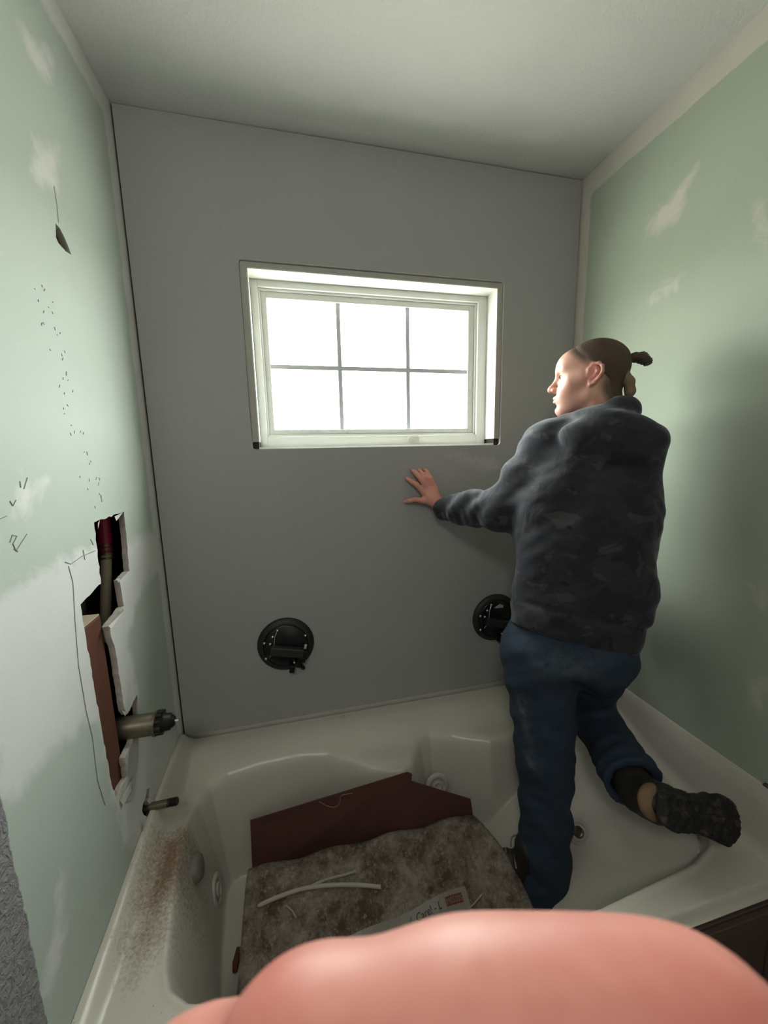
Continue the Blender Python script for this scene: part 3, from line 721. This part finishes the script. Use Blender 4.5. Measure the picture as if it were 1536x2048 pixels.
# ------------------------------------------------------------------ the standing man
# head frame
HC = U(1179, 756, 1.085)
hf = nrm((-.76, .63, .03)); hu = nrm(np.array((.04, .02, 1.)) - hf*np.dot((.04, .02, 1.), hf)); hl = np.cross(hu, hf)
HB = np.array([hf, hl, hu]); HS = .905
def H(f, l, u): return HC+HS*(hf*f+hl*l+hu*u)
NECK = H(-.055, 0, -.17)
def head_sdf(P):
    q = ((P-HC.astype(np.float32))@HB.T.astype(np.float32))/HS
    q = q.astype(np.float32); a = np.stack([q[..., 0], np.abs(q[..., 1]), q[..., 2]], -1)
    d = ell(q, (-.014, 0, .029), (.094, .077, .082))
    d = smin(d, ell(q, (.030, 0, -.020), (.058, .060, .082)), .03)
    d = smin(d, rc(a, (-.005, .050, -.055), (.062, .012, -.098), .022, .021), .035)        # jaw
    d = smin(d, ell(q, (.072, 0, -.098), (.020, .020, .018)), .015)                      # chin
    d = smin(d, ell(q, (.052, 0, .038), (.046, .056, .044)), .03)                        # forehead
    d = smin(d, rc(a, (.082, .008, .022), (.068, .042, .024), .0095, .009), .018)        # brow
    d = smin(d, rc(a, (.046, .052, -.020), (.020, .064, -.012), .018, .013), .03)         # cheekbone
    d = smin(d, ell(a, (.055, .030, -.050), (.030, .022, .028)), .03)
    d = smax(d, -ell(a, (.096, .031, .001), (.018, .019, .0125)), .010)                   # socket
    d = smin(d, ell(a, (.0705, .031, .0005), (.0145, .0155, .0125)), .004)                 # lids
    d = smax(d, -rc(a, (.089, .021, -.0005), (.080, .044, .000), .0046, .0038), .002)       # lid slit
    d = smin(d, rc(q, (.084, 0, .012), (.106, 0, -.024), .0080, .0092), .012)            # nose
    d = smin(d, ell(q, (.108, 0, -.031), (.0125, .0115, .0105)), .008)
    d = smin(d, ell(a, (.097, .0125, -.034), (.011, .0075, .008)), .006)
    d = smax(d, -ell(a, (.101, .0075, -.042), (.006, .0040, .004)), .003)
    d = smin(d, ell(q, (.078, 0, -.066), (.019, .028, .020)), .012)                       # mouth mound
    d = smin(d, rc(a, (.0965, .003, -.0585), (.088, .022, -.0635), .0052, .0030), .006)
    d = smin(d, rc(a, (.0945, .0, -.0705), (.087, .019, -.0680), .0060, .0034), .006)
    d = smax(d, -rc(a, (.101, 0, -.0645), (.090, .025, -.0655), .0016, .0012), .003)
    d = smax(d, -rc(q, (.094, -.010, -.083), (.094, .010, -.083), .005), .010)
    # ears
    pts = [(.012, -.006), (.010, .014), (.000, .027), (-.014, .029), (-.024, .018), (-.025, .002), (-.016, -.014), (-.006, -.026), (.003, -.030), (.007, -.020)]
    e3 = [(.0+p[0]-.006, .079+max(0, -p[0])*.55, p[1]-.004) for p in pts]
    ear = chainr(a, e3, [.0034]+[.0046]*6+[.0052, .0052, .003], .004)
    ear = smin(ear, chainr(a, [(-.012, .083, .014), (-.018, .086, .002), (-.012, .083, -.012), (-.002, .079, -.016)], [.0035]*4, .004), .004)
    plate = ell(a, (-.012, .0795, -.002), (.017, .0045, .024))
    ear = smin(ear, plate, .004)
    d = smin(d, ear, .008)
    d = smin(d, rc(q, (-.030, 0, -.045), (-.060, 0, -.20), .058, .064), .03)             # neck
    d = smin(d, rc(a, (-.030, .056, -.030), (-.010, .018, -.19), .012, .012), .02)
    return d*HS
def blush(v):
    q = ((v-HC)@HB.T)/HS; a = np.stack([q[:, 0], np.abs(q[:, 1]), q[:, 2]], -1)
    r = .85*np.exp(-np.sum(((a-(-.010, .085, 0))/(.025, .014, .032))**2, -1))
    r = np.maximum(r, .55*np.exp(-np.sum(((q-(.108, 0, -.035))/(.014, .016, .012))**2, -1)))
    r = np.maximum(r, .8*np.exp(-np.sum(((q-(.098, 0, -.0645))/(.012, .026, .010))**2, -1)))
    r = np.maximum(r, .35*np.exp(-np.sum(((a-(.05, .05, -.035))/(.03, .025, .025))**2, -1)))
    return np.maximum(r, .45*sst(-.02, -.06, q[:, 0])*0+.35*sst(-.09, -.13, q[:, 2]))
def stub(v):
    q = ((v-HC)@HB.T)/HS; f, l, u = q[:, 0], np.abs(q[:, 1]), q[:, 2]
    lim = np.interp(u, [-.16, -.085, -.05, -.02, .02, .045, .07, .09, .12], [-.075, -.060, -.040, -.030, .004, .030, .054, .062, .06])
    return sst(.026, -.012, f-lim)*sst(-.125, -.09, u)*(1-np.exp(-((f+.012)/.026)**2-((u)/.034)**2))
lo, hi = HC-.155, HC+.155; lo[2] = HC[2]-.20
head = mesh_sdf('person', head_sdf, lo, hi, .0021, M['skin'], None, {'blush': blush, 'stubble': stub})

# skeleton
SL, SR = U(1098, 893, 1.14), U(1272, 897, 1.00)
EL = U(1005, 1022, 1.19); WL = onY((884, 1016), -.050)
ER = U(1262, 1110, 1.08); WR = np.array([1.40, -.33, 1.02])
PEL = U(1140, 1275, 1.10); HLg, HRg = U(1078, 1300, 1.12), U(1195, 1305, 1.07)
KL, AL = U(1090, 1540, 1.17), U(1090, 1765, 1.165)
KR, AR = U(1172, 1405, 1.32), U(1262, 1558, 1.02)
CH = U(1200, 930, 1.08)

# left hand flat on the panel: five separate bent fingers
def hp(px, py, y): return onY((px, py), y)
W0 = hp(884, 1013, -.044); FR = .0078
fing = [((846, 1001), (829, 999), (811, 1003), .0078), ((848, 985), (834, 970), (815, 957.5), .0082), ((857, 981), (842, 958), (825, 940), .0086), ((863, 979), (852, 957), (839, 941), .0080), ((870, 978), (861, 957), (850, 939), .0082)]
def hand_sdf(P):
    d = rc(P, W0, hp(862, 996, -.034), .021, .018)
    for i, (b_, m_, t_, r_) in enumerate(fing):
        B_ = hp(*b_, -.030); d = smin(d, rc(P, hp(872, 1004, -.038), B_, .0155, .0115), .014)
    for i, (b_, m_, t_, r_) in enumerate(fing):
        B_ = hp(*b_, -.030); M_ = hp(*m_, -.029); T_ = hp(*t_, -.0085); M2 = M_*.45+T_*.55+np.array([0, -.003, 0])
        f_ = chainr(P, [B_, M_, M2, T_], [.0115, r_*1.16, r_*1.06, r_*.95], .003)
        d = smin(d, f_, .0045)
    d = smin(d, rc(P, W0, WL+(WL-W0)*.0+(EL-WL)*.25, .023, .030), .02)
    return d
hl_ = mesh_sdf('hand_left', hand_sdf, W0-(.15, .07, .075), np.array([W0[0]+.09, -.001, W0[2]+.14]), .0019, M['skin'], None, {'blush': lambda v: .45+0*v[:, 0]})
# right hand, resting in front of the body near the wall corner
WR2 = WR; hd = nrm((.0, .55, -.6)); hs_ = nrm((.8, -.5, .1)); hn = np.cross(hd, hs_)
def hand2(P):
    d = None
    for i, o_ in enumerate((-.030, -.010, .010, .028)):
        B_ = WR2+hd*.085+hs_*o_; L_ = (.030, .036, .033, .026)[i]
        d_ = rc(P, WR2+hs_*o_*.4, B_, .017, .012); d = d_ if d is None else smin(d, d_, .014)
    for i, o_ in enumerate((-.030, -.010, .010, .028)):
        B_ = WR2+hd*.085+hs_*o_; L_ = (.030, .036, .033, .026)[i]
        a1 = B_+nrm(hd+.5*hn)*L_*1.2; a2 = a1+nrm(hd*.4+hn)*L_; a3 = a2+nrm(-hd*.2+hn)*L_*.7
        d = smin(d, chainr(P, [B_, a1, a2, a3], [.0105, .009, .008, .007], .003), .004)
    t0 = WR2+hd*.025-hs_*.022; t1 = t0+nrm(hd-.8*hs_+.4*hn)*.045; t2 = t1+nrm(hd-.1*hs_+.5*hn)*.03
    d = smin(d, chainr(P, [t0, t1, t2], [.014, .0105, .008], .004), .01)
    return smin(d, rc(P, WR2, ER*.4+WR*.6, .024, .034), .02)
hr_ = mesh_sdf('hand_right', hand2, np.minimum(WR2, ER)-.07, WR2+(.12, .18, .12), .003, M['skin'], None, {'blush': lambda v: .3+0*v[:, 0]})
def inner(P):                                        # the body under the clothes
    d = rc(P, NECK, CH, .055, .09); d = smin(d, rc(P, CH, PEL, .105, .10), .05)
    for s_, e_, w_ in ((SL, EL, WL), (SR, ER, WR)):
        d = smin(d, rc(P, CH+(s_-CH)*.5, s_, .05, .05), .03); d = smin(d, rc(P, s_, e_, .046, .038), .02); d = smin(d, rc(P, e_, w_, .036, .024), .02)
    for h_, k_, a_ in ((HLg, KL, AL), (HRg, KR, AR)):
        d = smin(d, rc(P, h_, k_, .068, .048), .03); d = smin(d, rc(P, k_, a_, .048, .034), .02)
    return d
jo = np.array([PEL, SL, SR, EL, WL, ER, WR, KL, AL, KR, AR, NECK])
body = mesh_sdf('inner_body', inner, jo.min(0)-.1, jo.max(0)+.1, .011, M['skin'], None, {'blush': lambda v: 0*v[:, 0]})
man = joinmesh([head, hl_, hr_, body])
tag(man, 'man in dark camo hoodie and jeans standing in the bathtub, palm on the grey panel', 'person')

# eyes, brows
for s_ in (1, -1):
    ec = H(.0712, .031*s_, .0003)
    e = mesh_sdf('eye', lambda P: np.linalg.norm(P-ec, axis=-1)-.0112, ec-.016, ec+.016, .0012, M['eye'], man)
    MB().lathe([(.0052, -.0005), (.0050, .0006), (.002, .0012)], ec+hf*.0105+hl*.001, hf, 16).build('iris', M['iris'], e, True)
    lash = spl([H(.0865, .0195*s_, .0015), H(.0862, .026*s_, .0058), H(.0845, .033*s_, .0065), H(.080, .040*s_, .0045), H(.075, .0455*s_, .0005)], 4)
    MB().tube(lash, .0010, 6).build('eyelid_line', M['hair'], e, True)
    mesh_sdf('eyebrow', lambda P: rc(((P-HC)@HB.T/HS).astype(np.float32), (.0905, .012*s_, .0275), (.076, .046*s_, .031), .0032, .0022)*HS, H(.06, .03*s_, .03)-.035, H(.08, .03*s_, .03)+.035, .0015, M['brow'], man)
# cropped hair as a thin cap over the skull, knot and nape tuft
def hair_sdf(P):
    q = (((P-HC)@HB.T)/HS).astype(np.float32)
    lim0 = np.interp(q[..., 2], [-.16, -.085, -.05, -.02, .02, .045, .07, .09, .12], [-.075, -.060, -.040, -.030, .004, .030, .054, .062, .06]).astype(np.float32)
    th = -.0030+(.0048+.0028*sst(.02, .08, q[..., 2]))*sst(.0, -.030, q[..., 0]-lim0+.002)
    d = ell(q, (-.014, 0, .029), (.094, .077, .082)); d = smin(d, ell(q, (.052, 0, .038), (.046, .056, .044)), .03); d = smin(d, ell(q, (.030, 0, -.020), (.058, .060, .082)), .03)
    d = smin(d, rc(q, (-.030, 0, -.045), (-.060, 0, -.20), .058, .064), .03)-th
    # hairline: forehead, temple, behind the ear, nape
    f, l, u = q[..., 0], np.abs(q[..., 1]), q[..., 2]
    line = .052-.26*sst(.100, .02, u)*0
    lim = np.interp(u, [-.16, -.085, -.05, -.02, .02, .045, .07, .09, .12], [-.075, -.060, -.040, -.030, .004, .030, .054, .062, .06]).astype(np.float32)
    lim = np.where((u > -.035) & (u < .03) & (f > -.035), np.minimum(lim, .012), lim)
    c = (f-lim+.012+.0015*np.sin(u*300))*.8
    c = smax(c, -(u+.115), .004)
    return smax(d, c-.010, .004)*HS
hair = mesh_sdf('hair', hair_sdf, HC-.13, HC+.14, .0022, M['hair'], man)
kb = H(-.112, .004, .020)
def knot(P):
    q = (((P-HC)@HB.T)/HS).astype(np.float32)
    d = rc(q, (-.098, 0, .046), (-.116, 0, .052), .012, .010)
    d = smin(d, rc(q, (-.116, 0, .052), (-.134, .002, .048), .0145, .0165), .006)
    d = smin(d, rc(q, (-.134, .002, .048), (-.148, .004, .036), .0155, .0135), .006)
    return (d+.0012*np.sin(q[..., 2]*900+q[..., 0]*300))*HS
mesh_sdf('hair_knot', knot, H(-.14, 0, .04)-.065, H(-.14, 0, .04)+.065, .0018, M['bun'], man)
def tuft(P):
    q = (((P-HC)@HB.T)/HS).astype(np.float32)
    d = chainr(q, [(-.092, .02, .010), (-.106, .016, -.022), (-.112, .014, -.050), (-.106, .010, -.080)], [.010, .014, .013, .005], .01)
    return (d+.0012*np.sin(q[..., 0]*1100+q[..., 1]*700))*HS
mesh_sdf('hair_tuft', tuft, H(-.115, 0, -.045)-.065, H(-.115, 0, -.045)+.065, .002, M['tuft'], man)

# hoodie
br = nrm((.80, -.60, 0)); bf = nrm((.60, .80, 0))
tabz, tabc, taba, tabb = [], [], [], []
for (xl, xr, y, t_, dep) in ((1004,1262,1310,1.10,.118),(1006,1278,1275,1.10,.128),(1010,1296,1215,1.09,.135),(1014,1306,1150,1.085,.138),(1014,1308,1060,1.08,.136),(1032,1314,970,1.08,.132),(1060,1308,905,1.08,.110),(1095,1286,865,1.08,.086),(1140,1270,835,1.09,.066)):
    c_ = U((xl+xr)/2, y, t_); tabz.append(c_[2]); tabc.append(c_); taba.append((xr-xl)/2*t_/759*.865); tabb.append(dep)
o_ = np.argsort(tabz); tabz = np.array(tabz)[o_]; tabc = np.array(tabc)[o_]; taba = np.array(taba)[o_]; tabb = np.array(tabb)[o_]
def loft(P, grow=0.):
    z = P[..., 2]; c0 = np.interp(z, tabz, tabc[:, 0]); c1 = np.interp(z, tabz, tabc[:, 1]); a = np.interp(z, tabz, taba)+grow; b = np.interp(z, tabz, tabb)+grow
    dx = P[..., 0]-c0; dy = P[..., 1]-c1; r_ = dx*br[0]+dy*br[1]; f_ = dx*bf[0]+dy*bf[1]
    e = (np.abs(r_/a)**2.3+np.abs(f_/b)**2.3)**(1/2.3); return (e-1)*np.minimum(a, b)
ZH = tabz[0]+.012
hemslope = lambda P: (P[..., 2]-(ZH+.045))+((P-PEL)@br)*.12+((P-PEL)@bf)*.30
def hoodie(P):
    P = P.astype(np.float32)
    d = loft(P)
    d = d+.006*np.exp(-((hemslope(P)-.075)/.008)**2)                      # seam above the rib
    d = smax(d, P[..., 2]-tabz[-1], .03)
    d = smin(d, rc(P, CH+(SL-CH)*.3+(0, 0, .02), SL, .080, .068), .05)
    d = smin(d, rc(P, CH+(SR-CH)*.3+(0, 0, .02), SR, .078, .058), .05)
    armL = chainr(P, [SL, SL*.5+EL*.5+np.array([0, 0, -.004]), EL, EL*.5+WL*.5, WL], [.074, .070, .062, .054, .040], .02)
    t_ = np.clip(((P-EL)@(WL-EL))/((WL-EL)@(WL-EL)), 0, 1)
    armL = armL+(.0036*np.sin(t_*21+3*np.sin(P[..., 2]*22+P[..., 0]*9))+.0016*np.sin(t_*47+4*np.sin(P[..., 2]*31)))*sst(0, .2, t_)
    ts = np.clip(((P-SL)@(EL-SL))/((EL-SL)@(EL-SL)), 0, 1); armL = armL+.0045*np.sin(ts*17+P[..., 0]*26)*sst(.1, .3, ts)
    armL = smax(armL, ((P-WL)@nrm(WL-EL))-.004, .006)
    d = smin(d, armL, .035)
    armR = chainr(P, [SR, ER, WR], [.062, .052, .045], .02)
    armR = smax(armR, ((P-WR)@nrm(WR-ER)), .006)
    d = smin(d, armR, .03)
    d = d+wob(P*np.array((1, 1, .6), np.float32), 15, .0048)+wob(P+.3, 38, .0013)+.0035*np.sin(P[..., 2]*60+((P-CH)@br)*70+2*np.sin(((P-CH)@br)*18))*np.exp(-(((P-CH)@br+.15)/.08)**2-((P[..., 2]-CH[2]+.12)/.12)**2)
    # hood lying on the shoulders
    hc = U(1218, 866, .985)
    hB = np.array([br, bf, (0, 0, 1)])
    hood = ell(P, hc+np.array((0, 0, -.01)), (.118, .062, .068), hB)
    hood = smin(hood, rc(P, U(1240, 850, .99), U(1302, 872, .955), .040, .027), .02)
    hood = smin(hood, chainr(P, [U(1128, 848, 1.10), U(1170, 886, 1.0), U(1228, 910, .965), U(1284, 902, .948), U(1316, 874, .965)], [.014, .020, .023, .025, .027], .02), .028)
    ringp = []
    for a_ in range(0, 361, 30):
        c__, s__ = math.cos(math.radians(a_)), math.sin(math.radians(a_))
        ringp.append(H(-.034+.080*c__, .086*s__, -.124-.026*c__))
    hood = smin(hood, chainr(P, ringp, [.022+.007*(1-math.cos(math.radians(a_)))*.5 for a_ in range(0, 361, 30)], .02), .035)
    hood = hood-.004*np.sin(P[..., 2]*70+P[..., 0]*50)
    hood = smax(hood, -rc(P, H(-.03, 0, -.02), H(-.05, 0, -.17), .068, .062), .010)
    d = smin(d, hood, .012)
    d = smax(d, -hemslope(P), .006)
    d = smax(d, P[..., 1]+.012, .003)
    return smax(d, P[..., 0]-1.524, .003)
hl0 = np.minimum(np.minimum(WL, PEL)-.1, np.array([EL[0]-.1, ER[1]-.17, ZH-.08])); hh0 = np.array([1.532, -.004, HC[2]+.02])
mesh_sdf('hoodie', hoodie, hl0, hh0, .0065, M['camo'], man, smooth_it=1)
# jeans
def jeans(P):
    P = P.astype(np.float32)
    d = loft(P+np.array((0, 0, .0), np.float32), -.012)
    d = smax(d, P[..., 2]-(ZH+.10), .01)
    d = smax(d, (ZH-.03)-P[..., 2], .03)
    d = smin(d, rc(P, HLg+br*0, HLg+np.array((0, 0, -.05)), .100, .098), .04)
    d = smin(d, ell(P, HRg+np.array((-.012, -.01, .01)), (.088, .088, .100)), .04)
    d = smin(d, rc(P, HLg, KL, .098, .076), .03); left = smin(rc(P, HLg, KL, .098, .076), rc(P, KL, AL+np.array((0, 0, -.035)), .076, .073), .03)
    left = left+.004*np.sin(P[..., 2]*46+P[..., 0]*22+np.sin(P[..., 0]*40))*sst(.75, .3, P[..., 2])
    d = smin(d, left, .02)
    dirR = nrm(AR-KR)
    right = smin(rc(P, HRg, KR, .088, .076), rc(P, KR, AR, .080, .064), .03)
    tt = np.clip(((P-KR)@(AR-KR))/((AR-KR)@(AR-KR)), 0, 1.2); right = right-.010*sst(.80, 1.0, tt)+.0035*np.sin(tt*40)*sst(.5, .9, tt)
    right = smax(right, ((P-AR)@dirR)-.012, .006)
    right = smax(right, -(rc(P, AR-dirR*.02, AR+dirR*.1, .050, .056)), .004)
    d = smin(d, right, .025)
    d = smax(d, (AL[2]-.055)-P[..., 2], .006)
    d = d+wob(P, 20, .0035)+wob(P+.7, 44, .0012)
    return smax(d, P[..., 0]-1.524, .003)
jl = np.array([HLg[0]-.15, min(AR[1], HRg[1])-.12, AL[2]-.08]); jh = np.array([1.534, max(KR[1], KL[1])+.12, ZH+.14])
fa_, fb_ = U(1034, 1400, 1.07), U(1056, 1530, 1.09)
mesh_sdf('jeans', jeans, jl, jh, .0065, M['denim'], man, {'fade': lambda v: np.maximum(np.exp(-(rc(v, fa_, fb_, .0, .0)/.022)**2), .35*np.exp(-(rc(v, U(1080, 1330, 1.0), U(1160, 1330, 1.0), 0, 0)/.05)**2))})
# boots
def boot(ank, legd, fd, sn, name_lab, L=.275, shaft=.10, wd=1.):
    """ank ankle point, legd direction down the shin, fd heel-to-toe, sn sole normal (away from foot)"""
    fd = nrm(fd); sn = nrm(sn-fd*np.dot(sn, fd)); sd = np.cross(fd, sn)
    B = np.array([fd, sd, sn]); O = ank+sn*.085-fd*.055
    loc = lambda P: ((P-O)@B.T).astype(np.float32)            # x heel-toe from heel, z towards the sole
    def up(P):
        q = loc(P)
        d = ell(q, (.045, 0, -.035), (.050, .036, .045)); d = smin(d, rc(q, (.05, 0, -.03), (L-.055, 0, -.012), .036, .034), .03)
        d = smin(d, ell(q, (L-.045, 0, -.016), (.050, .044*wd, .032*wd)), .02)
        d = smin(d, rc(q, (.055, 0, -.05), (L-.12, 0, -.035), .040, .030), .02)
        e = rc(P, ank, ank-legd*shaft, .047, .050); d = smin(d, e, .02)
        d = smax(d, q[..., 2]-.006, .004)
        return d+.0015*np.sin(q[..., 0]*160+q[..., 2]*60)
    c_ = (O+ank+O+fd*L)/3
    u_ = mesh_sdf('boot', up, c_-.22, c_+.22, .005, M['boot'], man)
    def so(P):
        q = loc(P); x = q[..., 0]
        hw = np.interp(x, [0, .03, .08, .13, .20, L-.02, L], [.030, .042, .038, .040, .053, .040, .018])
        d = np.maximum(np.abs(q[..., 1])-hw, np.maximum(-x-.004, x-L)); d = smax(d, np.abs(q[..., 2]-.013)-.014, .006)
        lug = .0045*(np.sin(x*210)*np.sin(q[..., 1]*190+1.5) > 0)
        return smax(d, q[..., 2]-.0235-lug+.007*((x > .085) & (x < .125)), .002)
    s_ = mesh_sdf('sole', so, O+fd*L*.5-.17, O+fd*L*.5+.17, .0042, M['sole'], u_)
    mb = MB()
    W_ = lambda x, y, z: O+fd*x+sd*y+sn*z
    for i in range(4):
        x = .100+.026*i; z = -.082+.013*i
        mb.tube(spl([W_(x, -.034, z+.018), W_(x+.004, -.012, z+.001), W_(x+.004, .012, z+.001), W_(x, .034, z+.018)], 4), .0028, 6)
    mb.tube(spl([W_(.10, -.01, -.09), W_(.09, -.035, -.105), W_(.11, -.045, -.085), W_(.115, -.012, -.085)], 5), .0025, 6)
    mb.build('lace', M['lace'], u_, True)
    return u_, loc, O, fd, sd, sn
bl = boot(np.array((AL[0]-.030, AL[1]+.03, .243)), nrm((0, 0, -1)), np.array((-.80, .45, 0)), np.array((0, 0, -1.)), '', .265, .03, 1.25)
legR = nrm(AR-KR)
br_ = boot(AR+legR*.045, legR, np.array((.78, -.02, -.32)), np.array((-.36, -.62, .46)), '', .245)
_, loc_, O_, f_, s2_, n_ = br_
mesh_sdf('heel_patch', lambda P: (lambda q: smax(ell(q, (.030, 0, -.030), (.044, .040, .026)), -(q[..., 2]+.044), .004))(loc_(P)), O_-.07, O_+.10, .004, M['boottan'], br_[0])
mesh_sdf('worn_toe', lambda P: (lambda q: smax(ell(q, (.232, 0, .008), (.028, .046, .017)), -(q[..., 0]-.212), .006)+.002*np.sin(q[..., 1]*500)*np.sin(q[..., 2]*400+q[..., 0]*300))(loc_(P)), O_+f_*.23-.08, O_+f_*.23+.08, .003, M['toered'], br_[0])

# ------------------------------------------------------------------ the photographer's finger, very close to the lens
def fU(x, y, t): return U(x, y, t)
fb = [fU(110, 2540, .062), fU(370, 2320, .055), fU(640, 2176, .051), fU(930, 2118, .050), fU(1120, 2118, .050), fU(1290, 2122, .050), fU(1430, 2132, .050), fU(1580, 2235, .050)]
def fsd(P):
    d = chainr(P, fb, [.0118, .0116, .0109, .0107, .0105, .0103, .0098, .0090], .010)
    d = smin(d, np.linalg.norm(P-fU(575, 2140, .051), axis=-1)-.0094, .003)
    pc = fb[0]+np.array(R[:, 1])*.028-R[:, 0]*.012
    d = smin(d, rc(P, fb[0], pc, .0125, .020), .012)
    d = smin(d, rc(P, pc, pc+R[:, 1]*.03, .022, .024), .015)
    for i in range(1, 4):                                      # the other fingers, folded below the frame
        o_ = R[:, 1]*(.021*i)+R[:, 0]*.006*i
        d = smin(d, chainr(P, [fb[0]+o_*1.0, fb[1]+o_+R[:, 1]*.004, fb[2]+o_+R[:, 1]*.010+R[:, 2]*.004, fb[2]+o_+R[:, 1]*.010+R[:, 0]*.012+R[:, 2]*(-.012)], [.0108, .0095, .0088, .0075], .004), .003)
    th = chainr(P, [pc-R[:, 0]*.004, pc+R[:, 0]*.020-R[:, 2]*.022, pc+R[:, 0]*.045-R[:, 2]*.030], [.014, .011, .0095], .005)
    return smin(d, th, .006)
fa = np.array(fb); hnd = mesh_sdf('hand', fsd, fa.min(0)-.10, fa.max(0)+.04, .0016, M['finger'], smooth_it=2)
tag(hnd, 'out-of-focus pink finger lying across the bottom edge, right in front of the camera', 'hand')
